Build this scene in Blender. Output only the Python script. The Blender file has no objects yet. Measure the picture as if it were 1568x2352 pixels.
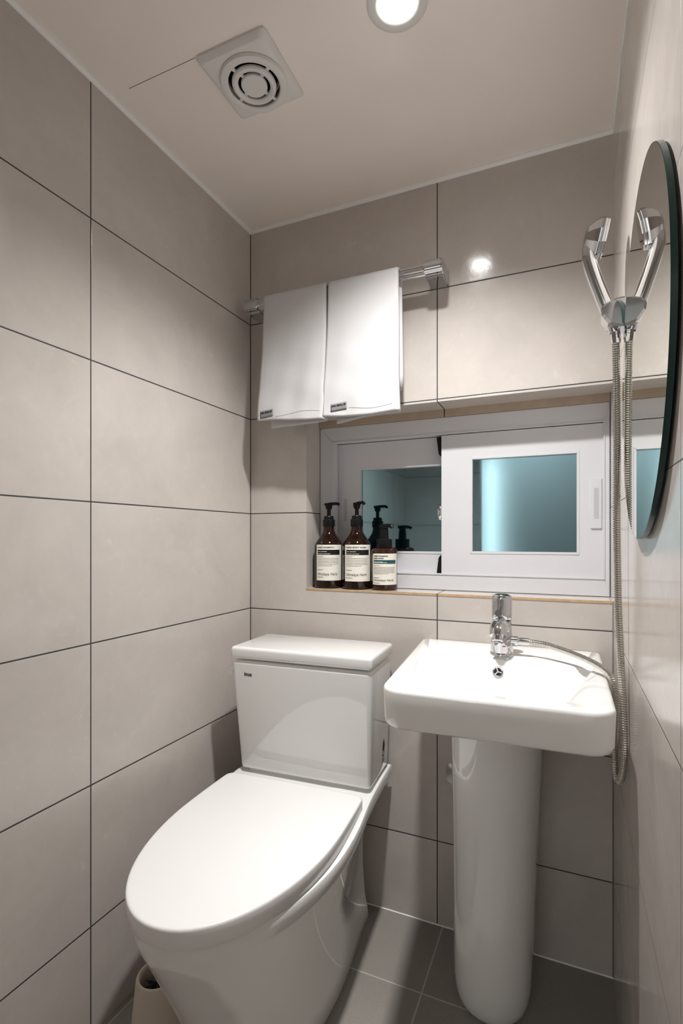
import bpy, bmesh, math, random
from mathutils import Vector, Matrix, Euler
PI = math.pi
random.seed(7)
S = bpy.context.scene
C = S.collection

# ------------------------------------------------------------------ camera
cd = bpy.data.cameras.new('camera')
cd.sensor_fit = 'HORIZONTAL'; cd.sensor_width = 36.0
cd.lens = 1181.2 / 1568 * 36.0
cd.shift_y = 58.5 / 1568
cd.clip_start = 0.01
cam = bpy.data.objects.new('camera', cd); C.objects.link(cam)
cam.location = (0.9218, -1.3843, 1.0526)
cam.rotation_euler = (PI / 2, 0, 0.4124)
S.camera = cam

# ------------------------------------------------------------------ world, view, lights
S.view_settings.view_transform = 'Standard'; S.view_settings.look = 'None'
S.view_settings.exposure = 0.12; S.view_settings.gamma = 1.0
S.view_settings.use_curve_mapping = False
S.cycles.max_bounces = 14; S.cycles.diffuse_bounces = 8; S.cycles.glossy_bounces = 8
S.cycles.transmission_bounces = 10; S.cycles.transparent_max_bounces = 12
S.cycles.sample_clamp_indirect = 6.0
S.cycles.blur_glossy = 0.0
W = bpy.data.worlds.new('night'); S.world = W; W.use_nodes = True
W.node_tree.nodes['Background'].inputs[0].default_value = (0.10, 0.16, 0.17, 1)
W.node_tree.nodes['Background'].inputs[1].default_value = 1.0
LAMP = 40.0            # emission of the downlight's bulb face
BEAM = 130.0            # watts of its downward beam
LAMP_COL = (1.0, 0.985, 0.968)

def area(name, loc, rot, size, power, col=(1, 1, 1), size_y=None):
    l = bpy.data.lights.new(name, 'AREA'); l.energy = power; l.color = col; l.size = size
    if size_y: l.shape = 'RECTANGLE'; l.size_y = size_y
    o = bpy.data.objects.new(name, l); C.objects.link(o); o.location = loc; o.rotation_euler = rot
    return o
area('room_lamp', (0.60, -2.75, 2.25), (math.radians(-30), 0, 0), 0.5, 9, (0.97, 0.98, 1.0))
area('room_added_strip', (0.27, -3.27, 1.15), (math.radians(-90), 0, 0), 0.05, 2.8, (1, 1, 1), 1.3)     # lit room behind the open door; strip added to brighten the pane's reflection

# ------------------------------------------------------------------ dimensions (metres)
XR = 1.024; H = 2.0245; YF = -1.46; T = 0.06
JZ = 0.228            # first course of tile above the floor
LX, LY = 0.640, -0.488

# ------------------------------------------------------------------ materials
def nodes(name):
    m = bpy.data.materials.new(name); m.use_nodes = True
    t = m.node_tree; b = t.nodes['Principled BSDF']
    return m, t, b
def N(t, typ, **kw):
    n = t.nodes.new(typ)
    for k, v in kw.items(): setattr(n, k, v)
    return n
def math_(t, op, a, b=None, clamp=False):
    n = N(t, 'ShaderNodeMath', operation=op, use_clamp=clamp)
    for i, v in enumerate((a, b)):
        if v is None: continue
        if isinstance(v, (int, float)): n.inputs[i].default_value = v
        else: t.links.new(v, n.inputs[i])
    return n.outputs[0]
def mixc(t, fac, a, b, mode='MIX'):
    n = N(t, 'ShaderNodeMix', data_type='RGBA', blend_type=mode)
    for k, v in ((0, fac), (6, a), (7, b)):
        if isinstance(v, (int, float)): n.inputs[k].default_value = v
        elif isinstance(v, tuple): n.inputs[k].default_value = v + (1,) if len(v) == 3 else v
        else: t.links.new(v, n.inputs[k])
    return n.outputs[2]
def plain(name, col, rough=0.4, metal=0.0, noise=60.0, var=0.04, bump=0.0, spec=0.5, coat=0.0, rvar=0.0):
    m, t, b = nodes(name)
    tc = N(t, 'ShaderNodeTexCoord'); nz = N(t, 'ShaderNodeTexNoise')
    nz.inputs['Scale'].default_value = noise; nz.inputs['Detail'].default_value = 3
    t.links.new(tc.outputs['Object'], nz.inputs['Vector'])
    lo = tuple(c * (1 - var) for c in col); hi = tuple(min(1, c * (1 + var)) for c in col)
    t.links.new(mixc(t, nz.outputs['Fac'], lo, hi), b.inputs['Base Color'])
    b.inputs['Roughness'].default_value = rough; b.inputs['Metallic'].default_value = metal
    b.inputs['Specular IOR Level'].default_value = spec
    b.inputs['Coat Weight'].default_value = coat; b.inputs['Coat Roughness'].default_value = 0.03
    if rvar:
        t.links.new(math_(t, 'ADD', rough - rvar / 2, math_(t, 'MULTIPLY', nz.outputs['Fac'], rvar)), b.inputs['Roughness'])
    if bump:
        bp = N(t, 'ShaderNodeBump'); bp.inputs['Strength'].default_value = bump; bp.inputs['Distance'].default_value = 0.001
        t.links.new(nz.outputs['Fac'], bp.inputs['Height']); t.links.new(bp.outputs[0], b.inputs['Normal'])
    return m

def tiles(name, ax, off, per, ax2, off2, per2, col, grout, hw, rough, cloud=0.32, fine=0.09, speck=0.0, seed=0.0, gl=0.0):
    """stone-look tiles with grout lines at off+k*per along ax and off2+k*per2 along ax2 (object space)"""
    m, t, b = nodes(name)
    tc = N(t, 'ShaderNodeTexCoord'); sp = N(t, 'ShaderNodeSeparateXYZ')
    t.links.new(tc.outputs['Object'], sp.inputs[0])
    def dist(a, o, p): return math_(t, 'PINGPONG', math_(t, 'ADD', sp.outputs[a], 10 * p - o), p / 2)
    d = math_(t, 'MINIMUM', dist(ax, off, per), dist(ax2, off2, per2))
    g = math_(t, 'LESS_THAN', d, hw)
    # a slightly different tone for every tile
    cell = N(t, 'ShaderNodeCombineXYZ')
    t.links.new(math_(t, 'FLOOR', math_(t, 'DIVIDE', math_(t, 'ADD', sp.outputs[ax], 10 * per - off), per)), cell.inputs[0])
    t.links.new(math_(t, 'FLOOR', math_(t, 'DIVIDE', math_(t, 'ADD', sp.outputs[ax2], 10 * per2 - off2), per2)), cell.inputs[1])
    cell.inputs[2].default_value = seed
    wn = N(t, 'ShaderNodeTexWhiteNoise'); t.links.new(cell.outputs[0], wn.inputs['Vector'])
    sh = N(t, 'ShaderNodeVectorMath', operation='MULTIPLY_ADD')
    t.links.new(wn.outputs['Color'], sh.inputs[0]); sh.inputs[1].default_value = (3, 3, 3); t.links.new(tc.outputs['Object'], sh.inputs[2])
    n1 = N(t, 'ShaderNodeTexNoise'); n1.inputs['Scale'].default_value = 4.5; n1.inputs['Detail'].default_value = 7; n1.inputs['Roughness'].default_value = 0.62
    n1.inputs['Distortion'].default_value = 0.8
    n2 = N(t, 'ShaderNodeTexNoise'); n2.inputs['Scale'].default_value = 26 if not speck else 420; n2.inputs['Detail'].default_value = 5
    n2.inputs['Distortion'].default_value = 1.6 if not speck else 0
    for n in (n1, n2): t.links.new(sh.outputs[0], n.inputs['Vector'])
    v = math_(t, 'ADD', 1 - cloud / 2 - fine / 2 - 0.012, math_(t, 'MULTIPLY', n1.outputs['Fac'], cloud))
    v = math_(t, 'ADD', v, math_(t, 'MULTIPLY', n2.outputs['Fac'], fine if not speck else speck))
    v = math_(t, 'ADD', v, math_(t, 'MULTIPLY', wn.outputs['Value'], 0.024))
    # sparse pale scuffs
    r = N(t, 'ShaderNodeMapRange'); t.links.new(n2.outputs['Fac'], r.inputs[0])
    r.inputs[1].default_value = 0.66; r.inputs[2].default_value = 0.8; r.inputs[3].default_value = 0; r.inputs[4].default_value = 0.10
    v = math_(t, 'ADD', v, r.outputs[0])
    hsv = N(t, 'ShaderNodeHueSaturation'); hsv.inputs['Color'].default_value = col + (1,); t.links.new(v, hsv.inputs['Value'])
    t.links.new(mixc(t, g, hsv.outputs[0], grout), b.inputs['Base Color'])
    t.links.new(math_(t, 'ADD', math_(t, 'MULTIPLY', g, 0.5), math_(t, 'ADD', rough - 0.06, math_(t, 'MULTIPLY', n1.outputs['Fac'], 0.12)), True), b.inputs['Roughness'])
    b.inputs['Specular IOR Level'].default_value = 0.5
    hgt = math_(t, 'MINIMUM', d, hw * 1.6)
    bp = N(t, 'ShaderNodeBump'); bp.inputs['Strength'].default_value = 0.5; bp.inputs['Distance'].default_value = 0.6
    t.links.new(math_(t, 'ADD', math_(t, 'ADD', hgt, math_(t, 'MULTIPLY', n1.outputs['Fac'], 0.0016)), math_(t, 'MULTIPLY', n2.outputs['Fac'], 0.0004 + gl)), bp.inputs['Height'])
    t.links.new(bp.outputs[0], b.inputs['Normal'])
    return m

TC = (0.532, 0.492, 0.459); GR = (0.045, 0.043, 0.045)
M_back = tiles('greige_tile_back', 0, 0.0, 0.6, 2, JZ, 0.3, TC, GR, 0.0015, 0.13, seed=1)
M_left = tiles('greige_tile_left', 1, 0.0, 0.6, 2, JZ, 0.3, TC, GR, 0.0015, 0.16, seed=2)
M_right = tiles('greige_tile_right', 1, -0.791, 0.6, 2, JZ, 0.3, TC, GR, 0.0008, 0.16, seed=3)
M_floor = tiles('charcoal_floor_tile', 0, 0.615, 0.6, 1, -0.223, 0.6, (0.165, 0.153, 0.139), (0.42, 0.41, 0.39), 0.0018, 0.5, cloud=0.30, speck=1.1, seed=4)
M_floor.node_tree.nodes['Principled BSDF'].inputs['Specular IOR Level'].default_value = 0.2
M_hall = plain('hall_paint', (0.72, 0.72, 0.70), 0.6)
M_hfloor = plain('hall_floor', (0.35, 0.28, 0.2), 0.45)
M_night = plain('outside_render', (0.45, 0.50, 0.50), 0.9)
M_ceram = plain('glazed_ceramic', (0.80, 0.80, 0.79), 0.03, noise=3, var=0.01, spec=0.7, coat=0.6)
M_seat = plain('white_plastic_seat', (0.80, 0.795, 0.79), 0.22, noise=8, var=0.01)
M_pvc = plain('white_pvc', (0.63, 0.63, 0.655), 0.28, noise=20, var=0.015)
M_grip = plain('grey_plastic', (0.48, 0.48, 0.50), 0.35)
M_fan = plain('white_fan_plastic', (0.70, 0.69, 0.67), 0.3, noise=20, var=0.01)
M_seal = plain('white_sealant', (0.86, 0.86, 0.85), 0.4, noise=200, var=0.03, bump=0.2)
M_chrome = plain('chrome', (0.66, 0.67, 0.69), 0.05, 1.0, noise=6, var=0.02)
M_hose = plain('steel_hose', (0.62, 0.60, 0.56), 0.18, 1.0, noise=120, var=0.06)
M_black = plain('black_plastic', (0.006, 0.006, 0.0065), 0.3, spec=0.22)
M_dark = plain('dark_void', (0.01, 0.01, 0.01), 0.8)
M_paper = plain('cream_label', (0.78, 0.76, 0.68), 0.6, noise=150, var=0.02)
M_ink = plain('black_ink', (0.012, 0.013, 0.013), 0.5, spec=0.2)
M_green = plain('dark_teal_ink', (0.012, 0.075, 0.085), 0.5)
M_tag = plain('grey_woven_tag', (0.22, 0.22, 0.23), 0.8, noise=900, var=0.25)
M_tan = plain('raw_tile_edge', (0.50, 0.33, 0.18), 0.6, noise=70, var=0.25)
M_tape = plain('tan_strip', (0.43, 0.34, 0.26), 0.55, noise=30, var=0.15)
M_cream = plain('beige_plastic', (0.60, 0.53, 0.45), 0.4, noise=20, var=0.02)
M_bris = plain('black_bristle', (0.02, 0.018, 0.02), 0.6)
M_thread = plain('thread', (0.36, 0.36, 0.37), 0.8)
# ceiling sheet: smooth gloss panel with a gentle waviness
M_ceil, t_, b_ = nodes('ceiling_panel')
b_.inputs['Base Color'].default_value = (0.86, 0.80, 0.755, 1)
tc_ = N(t_, 'ShaderNodeTexCoord'); nz_ = N(t_, 'ShaderNodeTexNoise'); nz_.inputs['Scale'].default_value = 5.5; nz_.inputs['Detail'].default_value = 1.0
t_.links.new(tc_.outputs['Object'], nz_.inputs['Vector'])
bp_ = N(t_, 'ShaderNodeBump'); bp_.inputs['Strength'].default_value = 0.35; bp_.inputs['Distance'].default_value = 0.02
t_.links.new(nz_.outputs['Fac'], bp_.inputs['Height']); t_.links.new(bp_.outputs[0], b_.inputs['Normal'])
b_.inputs['Roughness'].default_value = 0.15
# cotton
M_towel, t_, b_ = nodes('white_cotton')
tc_ = N(t_, 'ShaderNodeTexCoord'); nz_ = N(t_, 'ShaderNodeTexNoise'); nz_.inputs['Scale'].default_value = 700; nz_.inputs['Detail'].default_value = 2
t_.links.new(tc_.outputs['Object'], nz_.inputs['Vector'])
t_.links.new(mixc(t_, nz_.outputs['Fac'], (0.54, 0.535, 0.54), (0.61, 0.605, 0.61)), b_.inputs['Base Color'])
b_.inputs['Roughness'].default_value = 0.9; b_.inputs['Sheen Weight'].default_value = 0.0
bp_ = N(t_, 'ShaderNodeBump'); bp_.inputs['Strength'].default_value = 0.25; bp_.inputs['Distance'].default_value = 0.0006
t_.links.new(nz_.outputs['Fac'], bp_.inputs['Height']); t_.links.new(bp_.outputs[0], b_.inputs['Normal'])
# mirror
M_mirror = plain('mirror_silver', (0.83, 0.85, 0.80), 0.0, 1.0, var=0.0)
M_medge = plain('green_glass_edge', (0.002, 0.030, 0.027), 0.08, 0.0, spec=0.35)
# amber bottle
def amber(name, col):
    m, t, b = nodes(name); b.inputs['Base Color'].default_value = col + (1,)
    b.inputs['Roughness'].default_value = 0.04; b.inputs['Transmission Weight'].default_value = 0.75; b.inputs['IOR'].default_value = 1.46
    nz = N(t, 'ShaderNodeTexNoise'); nz.inputs['Scale'].default_value = 12
    tc = N(t, 'ShaderNodeTexCoord'); t.links.new(tc.outputs['Object'], nz.inputs['Vector'])
    t.links.new(mixc(t, nz.outputs['Fac'], tuple(c * 0.9 for c in col), tuple(c * 1.1 for c in col)), b.inputs['Base Color'])
    return m
M_amber = amber('brown_bottle', (0.050, 0.017, 0.009))
M_amber2 = amber('brown_bottle_light', (0.115, 0.042, 0.017))
# window pane: teal tinted, strongly reflecting at night
def pane_mat(name, refl, tint, fac):
    m, t, b = nodes(name); t.nodes.remove(b)
    out = [n for n in t.nodes if n.type == 'OUTPUT_MATERIAL'][0]
    g = N(t, 'ShaderNodeBsdfGlossy'); g.inputs['Color'].default_value = refl + (1,); g.inputs['Roughness'].default_value = 0.035
    tr = N(t, 'ShaderNodeBsdfTransparent'); tr.inputs['Color'].default_value = tint + (1,)
    mx = N(t, 'ShaderNodeMixShader'); mx.inputs[0].default_value = fac
    nz = N(t, 'ShaderNodeTexNoise'); nz.inputs['Scale'].default_value = 3
    r = N(t, 'ShaderNodeMapRange'); r.inputs[3].default_value = 0.02; r.inputs[4].default_value = 0.05
    t.links.new(nz.outputs['Fac'], r.inputs[0]); t.links.new(r.outputs[0], g.inputs['Roughness'])
    t.links.new(tr.outputs[0], mx.inputs[1]); t.links.new(g.outputs[0], mx.inputs[2]); t.links.new(mx.outputs[0], out.inputs[0])
    return m
M_pane = pane_mat('teal_glass', (0.44, 0.67, 0.75), (0.22, 0.42, 0.44), 0.62)
M_bulb, t_, b_ = nodes('lit_bulb_face')
b_.inputs['Base Color'].default_value = (1, 1, 1, 1); b_.inputs['Emission Color'].default_value = LAMP_COL + (1,)
b_.inputs['Emission Strength'].default_value = LAMP

# ------------------------------------------------------------------ mesh helpers
def smooth(me, ang=35):
    me.polygons.foreach_set('use_smooth', [True] * len(me.polygons))
    try: me.set_sharp_from_angle(angle=math.radians(ang))
    except Exception: pass
def link(name, me, mat, parent=None, ang=35):
    for mm in (mat if isinstance(mat, (list, tuple)) else [mat]): me.materials.append(mm)
    if ang: smooth(me, ang)
    o = bpy.data.objects.new(name, me); C.objects.link(o)
    if parent: o.parent = parent
    return o
def mesh(vs, fs):
    me = bpy.data.meshes.new('m'); me.from_pydata([tuple(v) for v in vs], [], fs); me.validate(); me.update(); return me
def frombm(bm):
    bmesh.ops.recalc_face_normals(bm, faces=bm.faces)
    me = bpy.data.meshes.new('m'); bm.to_mesh(me); bm.free(); return me
class MB:
    """collects shapes for ONE mesh"""
    def __init__(s): s.v = []; s.f = []; s.mi = []
    def add(s, vs, fs, mi=0):
        o = len(s.v); s.v += [tuple(v) for v in vs]; s.f += [tuple(i + o for i in f) for f in fs]; s.mi += [mi] * len(fs); return s
    def addmesh(s, me, M=None, mi=0):
        vs = [v.co.copy() for v in me.vertices]
        if M is not None: vs = [M @ v for v in vs]
        s.add(vs, [tuple(p.vertices) for p in me.polygons], mi); return s
    def box(s, a, b, mi=0):
        (x0, y0, z0), (x1, y1, z1) = a, b
        s.add([(x0, y0, z0), (x1, y0, z0), (x1, y1, z0), (x0, y1, z0), (x0, y0, z1), (x1, y0, z1), (x1, y1, z1), (x0, y1, z1)],
              [(0, 3, 2, 1), (4, 5, 6, 7), (0, 1, 5, 4), (1, 2, 6, 5), (2, 3, 7, 6), (3, 0, 4, 7)], mi); return s
    def rbox(s, a, b, r, seg=2, mi=0, M=None, fn=None):
        s.addmesh(rbox(a, b, r, seg, fn), M, mi); return s
    def build(s, name, mat, parent=None, ang=35):
        me = mesh(s.v, s.f)
        if any(s.mi): me.polygons.foreach_set('material_index', s.mi)
        return link(name, me, mat, parent, ang)
def rbox(a, b, r, seg=3, fn=None):
    """box from corner a to b with rounded edges; fn shapes the corner points first"""
    bm = bmesh.new(); bmesh.ops.create_cube(bm, size=1)
    for v in bm.verts:
        v.co = Vector([a[i] + (v.co[i] + .5) * (b[i] - a[i]) for i in range(3)])
        if fn: v.co = Vector(fn(v.co))
    if r > 0: bmesh.ops.bevel(bm, geom=list(bm.edges), offset=r, segments=seg, profile=0.5, affect='EDGES')
    return frombm(bm)
def loft(rings, cap0=True, cap1=True, closed=True):
    n = len(rings[0]); vs = [p for r in rings for p in r]; fs = []
    for i in range(len(rings) - 1):
        for j in range(n if closed else n - 1):
            k = (j + 1) % n; fs.append((i * n + j, i * n + k, (i + 1) * n + k, (i + 1) * n + j))
    if cap0: fs.append(tuple(range(n - 1, -1, -1)))
    if cap1: fs.append(tuple((len(rings) - 1) * n + j for j in range(n)))
    bm = bmesh.new(); bv = [bm.verts.new(p) for p in vs]
    for f in fs:
        try: bm.faces.new([bv[i] for i in f])
        except ValueError: pass
    bmesh.ops.remove_doubles(bm, verts=bm.verts, dist=1e-6)
    return frombm(bm)
def lathe(prof, n=48, M=None, cap0=True, cap1=True):
    rings = [[(r * math.cos(2 * PI * k / n), r * math.sin(2 * PI * k / n), z) for k in range(n)] for r, z in prof]
    me = loft(rings, cap0, cap1)
    if M is not None: me.transform(M)
    return me
def catmull(pts, per=10):
    P = [Vector(p) for p in pts]; P = [2 * P[0] - P[1]] + P + [2 * P[-1] - P[-2]]; out = []
    for i in range(1, len(P) - 2):
        for k in range(per):
            t = k / per; a, b, c, d = P[i - 1:i + 3]
            out.append(0.5 * ((2 * b) + (c - a) * t + (2 * a - 5 * b + 4 * c - d) * t * t + (3 * b - a - 3 * c + d) * t ** 3))
    out.append(P[-2]); return out
def resample(pts, step):
    out = [pts[0]]; acc = 0
    for a, b in zip(pts, pts[1:]):
        L = (b - a).length; d = step - acc
        while d <= L: out.append(a.lerp(b, d / L)); d += step
        acc = (acc + L) % step if L + acc >= step else acc + L
    return out
def tube(path, rad, n=12, cap=True, flat=None):
    """tube along path; rad number or list; flat=(kx,ky) squashes the section"""
    P = [Vector(p) for p in path]; rings = []
    t0 = (P[1] - P[0]).normalized(); u = t0.orthogonal().normalized()
    for i, p in enumerate(P):
        t = (P[min(i + 1, len(P) - 1)] - P[max(i - 1, 0)]).normalized()
        u = (u - t * u.dot(t)).normalized(); v = t.cross(u)
        r = rad[i] if isinstance(rad, (list, tuple)) else rad
        rings.append([p + u * (r * math.cos(2 * PI * k / n)) + v * (r * math.sin(2 * PI * k / n)) for k in range(n)])
    return loft(rings, cap, cap)
def prism(poly, axis, a, b, bev=0, seg=2):
    """poly of 2-D points extruded along axis from a to b"""
    def P(p, h): return {0: (h, p[0], p[1]), 1: (p[0], h, p[1]), 2: (p[0], p[1], h)}[axis]
    me = loft([[P(p, a) for p in poly], [P(p, b) for p in poly]])
    if bev:
        bm = bmesh.new(); bm.from_mesh(me); bpy.data.meshes.remove(me)
        bmesh.ops.bevel(bm, geom=[e for e in bm.edges if e.calc_face_angle(0) > 0.5], offset=bev, segments=seg, affect='EDGES')
        me = frombm(bm)
    return me
def rrect(x0, x1, y0, y1, r, n=6):
    """rounded rectangle; r is one radius or four (x0y0, x1y0, x1y1, x0y1)"""
    R = r if isinstance(r, (list, tuple)) else [r] * 4; out = []
    for (cx, cy, a0, q) in ((x0 + R[0], y0 + R[0], PI, R[0]), (x1 - R[1], y0 + R[1], 1.5 * PI, R[1]), (x1 - R[2], y1 - R[2], 0, R[2]), (x0 + R[3], y1 - R[3], PI / 2, R[3])):
        out += [(cx + q * math.cos(a0 + PI / 2 * k / n), cy + q * math.sin(a0 + PI / 2 * k / n)) for k in range(n + 1)]
    return out
def textmesh(s, size, fn, width=None, bold=0.0, align='LEFT'):
    """lettering laid flat, then every vertex (x, y) mapped by fn"""
    cu = bpy.data.curves.new('t', 'FONT'); cu.body = s; cu.size = size; cu.align_x = align; cu.offset = bold; cu.resolution_u = 3
    o = bpy.data.objects.new('t', cu); C.objects.link(o)
    dg = bpy.context.evaluated_depsgraph_get(); me = bpy.data.meshes.new_from_object(o.evaluated_get(dg))
    bpy.data.objects.remove(o); bpy.data.curves.remove(cu)
    xs = [v.co.x for v in me.vertices]; k = 1.0
    if width and xs: k = width / (max(xs) - min(xs))
    return [fn(v.co.x * k, v.co.y) for v in me.vertices], [tuple(p.vertices) for p in me.polygons]
def thing(name, label, cat, loc=(0, 0, 0), rz=0, group=None):
    o = bpy.data.objects.new(name, None); C.objects.link(o); o.empty_display_size = 0.05
    o.location = loc; o.rotation_euler = (0, 0, rz); o['label'] = label; o['category'] = cat
    if group: o['group'] = group
    return o
def tag(o, label, cat, group=None):
    o['label'] = label; o['category'] = cat
    if group: o['group'] = group
    return o
def struct(name, mb, mat, parent=None, ang=None):
    o = mb.build(name, mat, parent, ang)
    if not parent: o['kind'] = 'structure'
    return o

# ------------------------------------------------------------------ the room shell
WX0, WZ0, WZ1, WD = 0.200, 0.900, 1.4215, 0.092        # window recess: left edge, sill, head, depth to the frame
struct('floor', MB().box((-T, YF - 0.02, -0.08), (XR + T, 0.0, 0)), M_floor)
struct('wall_left', MB().box((-T, YF - 0.08, 0), (0, 0.0, H)), M_left)
mb = MB()
mb.box((-T, 0, 0), (WX0, 0.26, H)); mb.box((WX0, 0, 0), (XR + T, 0.26, WZ0)); mb.box((WX0, 0, WZ1), (XR + T, 0.26, H))
struct('wall_back', mb, M_back)
struct('wall_right', MB().box((XR, YF - 0.08, 0), (XR + T, 0, H)).box((XR, 0, WZ0), (XR + T, 0.26, WZ1)), M_right)
# ceiling with the round cut-out for the lamp and for the fan
bm = bmesh.new()
def ceiling_mesh():
    n = 48; mb = MB()
    x0, x1, y0, y1 = -T, XR + T, YF - 0.08, 0.02
    holes = [(LX, LY, 0.044), (0.316, -0.467, 0.056)]
    # split into two strips at xm, each with one hole
    for (a, b, (cx, cy, r)) in ((x0, 0.49, holes[1]), (0.49, x1, holes[0])):
        inner = [(cx + r * math.cos(2 * PI * k / n), cy + r * math.sin(2 * PI * k / n)) for k in range(n)]
        outer = []
        for k in range(n):
            c, s = math.cos(2 * PI * k / n), math.sin(2 * PI * k / n)
            tx = ((b - cx) if c > 0 else (a - cx)) / c if abs(c) > 1e-9 else 1e9
            ty = ((y1 - cy) if s > 0 else (y0 - cy)) / s if abs(s) > 1e-9 else 1e9
            q = min(tx, ty); outer.append([cx + c * q, cy + s * q])
        for X in (a, b):                       # pull the nearest point of the fan onto each corner
            for Y in (y0, y1):
                k = min(range(n), key=lambda i: (outer[i][0] - X) ** 2 + (outer[i][1] - Y) ** 2); outer[k] = [X, Y]
        vs = [(p[0], p[1], H) for p in inner] + [(p[0], p[1], H) for p in outer] + [(p[0], p[1], H + 0.012) for p in inner] + [(p[0], p[1], H + 0.012) for p in outer]
        fs = []
        for k in range(n):
            j = (k + 1) % n
            fs += [(k, n + k, n + j, j), (2 * n + k, 2 * n + j, 3 * n + j, 3 * n + k), (k, j, 2 * n + j, 2 * n + k), (n + k, 3 * n + k, 3 * n + j, n + j)]
        mb.add(vs, fs)
    return mb
struct('ceiling', ceiling_mesh(), M_ceil)
# doorway wall behind the viewer
DX0, DZ = 0.46, 1.93
struct('wall_front', MB().box((-T, YF - 0.08, 0), (DX0, YF, H)).box((DX0, YF - 0.08, DZ), (XR, YF, H)), M_left)
# the lit room beyond the open door
struct('floor_hall', MB().box((-0.8, -3.4, -0.08), (2.2, YF - 0.02, -0.005)), M_hfloor)
struct('wall_hall_back', MB().box((-0.8, -3.46, 0), (2.2, -3.4, 2.4)), M_hall)
struct('wall_hall_left', MB().box((-0.86, -3.46, 0), (-0.8, YF - 0.08, 2.4)), M_hall)
struct('wall_hall_right', MB().box((2.2, -3.46, 0), (2.26, YF - 0.08, 2.4)), M_hall)
struct('wall_hall_front', MB().box((-0.8, YF - 0.1, 0), (-T, YF - 0.081, 2.4)).box((XR + T, YF - 0.1, 0), (2.2, YF - 0.081, 2.4)).box((-T, YF - 0.1, H), (XR + T, YF - 0.081, 2.4)), M_hall)
struct('ceiling_hall', MB().box((-0.86, -3.46, 2.4), (2.26, YF - 0.08, 2.46)), M_hall)
# darkness outside the window
struct('wall_outside', MB().box((-0.6, 0.9, 0), (1.9, 0.95, 2.4)), M_night)
# sealant beads
def bead(name, p, q, r, mat=M_seal, n=8):
    return struct(name, MB().addmesh(tube([Vector(p), Vector(p).lerp(Vector(q), .5), Vector(q)], r, n)), mat, None, 60)
bead('trim_1', (0.001, YF, H - 0.001), (0.001, 0.0, H - 0.001), 0.0075)
bead('trim_2', (0.0, -0.001, H - 0.001), (XR, -0.001, H - 0.001), 0.008)
bead('trim_3', (XR - 0.001, YF, H - 0.001), (XR - 0.001, 0, H - 0.001), 0.003)
bead('trim_4', (0.0, -0.0005, 0.001), (XR, -0.0005, 0.001), 0.0022)
bead('trim_5', (XR - 0.0003, -0.0003, 0), (XR - 0.0003, -0.0003, WZ0), 0.0018, plain('grey_sealant', (0.16, 0.155, 0.15), 0.5))
bead('trim_6', (0.0003, -0.0003, 0), (0.0003, -0.0003, H - 0.008), 0.0018, plain('dark_sealant', (0.055, 0.05, 0.05), 0.5))
# raw tile edge along the sill, strip under the head
struct('trim_7', MB().box((WX0 - 0.001, -0.0015, WZ0 - 0.0052), (0.5985, 0.001, WZ0 + 0.0004)).box((0.6015, -0.0015, WZ0 - 0.0052), (XR - 0.001, 0.001, WZ0 + 0.0004)), M_tan)
struct('trim_8', MB().box((WX0 + 0.001, WD - 0.004, WZ1 - 0.022), (0.5985, WD + 0.01, WZ1)).box((0.6015, WD - 0.004, WZ1 - 0.022), (XR - 0.001, WD + 0.01, WZ1)), M_tape)
# seam of the ceiling sheet beside the fan
struct('trim_9', MB().box((0.055, -0.5492, H - 0.0006), (0.232, -0.5480, H + 0.001)), plain('seam_shadow_gap', (0.30, 0.27, 0.245), 0.6))

# ------------------------------------------------------------------ the window
wn = bpy.data.objects.new('window_1', None); C.objects.link(wn); wn['kind'] = 'structure'
wn.location = (0.61, WD, WZ0)
def wpart(name, mb, mat, ang=35, parent=None):
    o = mb.build(name, mat, parent or wn, ang)
    if parent is None: o.matrix_parent_inverse = Matrix.Translation(-Vector(wn.location))
    return o
fz0, fz1 = WZ0 + 0.001, WZ1 - 0.0225
mb = MB()
ix0, ix1, iz0, iz1 = 0.247, 1.0105, 0.946, 1.352
def miter(o, i, y0, y1, r=0.0015):
    """rectangular frame between outer o=(x0,x1,z0,z1) and inner i, mitred corners"""
    mb = MB()
    ox0, ox1, oz0, oz1 = o; a0, a1, b0, b1 = i
    for q in ([(ox0, oz0), (a0, b0), (a0, b1), (ox0, oz1)], [(ox1, oz1), (a1, b1), (a1, b0), (ox1, oz0)],
              [(ox0, oz1), (a0, b1), (a1, b1), (ox1, oz1)], [(ox1, oz0), (a1, b0), (a0, b0), (ox0, oz0)]):
        mb.addmesh(prism(q, 1, y0, y1, r, 2))
    return mb
mb = miter((WX0 + 0.002, XR - 0.0015, fz0, fz1), (ix0, ix1, iz0, iz1), WD, WD + 0.075, 0.0012)
mb.addmesh(prism(rrect(WX0 + .003, ix0 + .003, fz0 + .002, fz1 - .002, .002, 1), 1, WD + 0.074, WD + 0.11))
mb.box((ix0 - .002, WD + .07, fz0 + .002), (ix1, WD + .11, iz0 + .004)); mb.box((ix0 - .002, WD + .07, iz1 - .004), (ix1, WD + .11, fz1 - .002))
wpart('window_frame', mb, M_pvc)
wpart('inner_lip', miter((ix0 - .0015, ix1 + .0015, iz0 - .0015, iz1 + .0015), (ix0 + .003, ix1 - .002, iz0 + .003, iz1 - .003), WD - 0.002, WD + 0.004, 0.0006), M_pvc)
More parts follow.
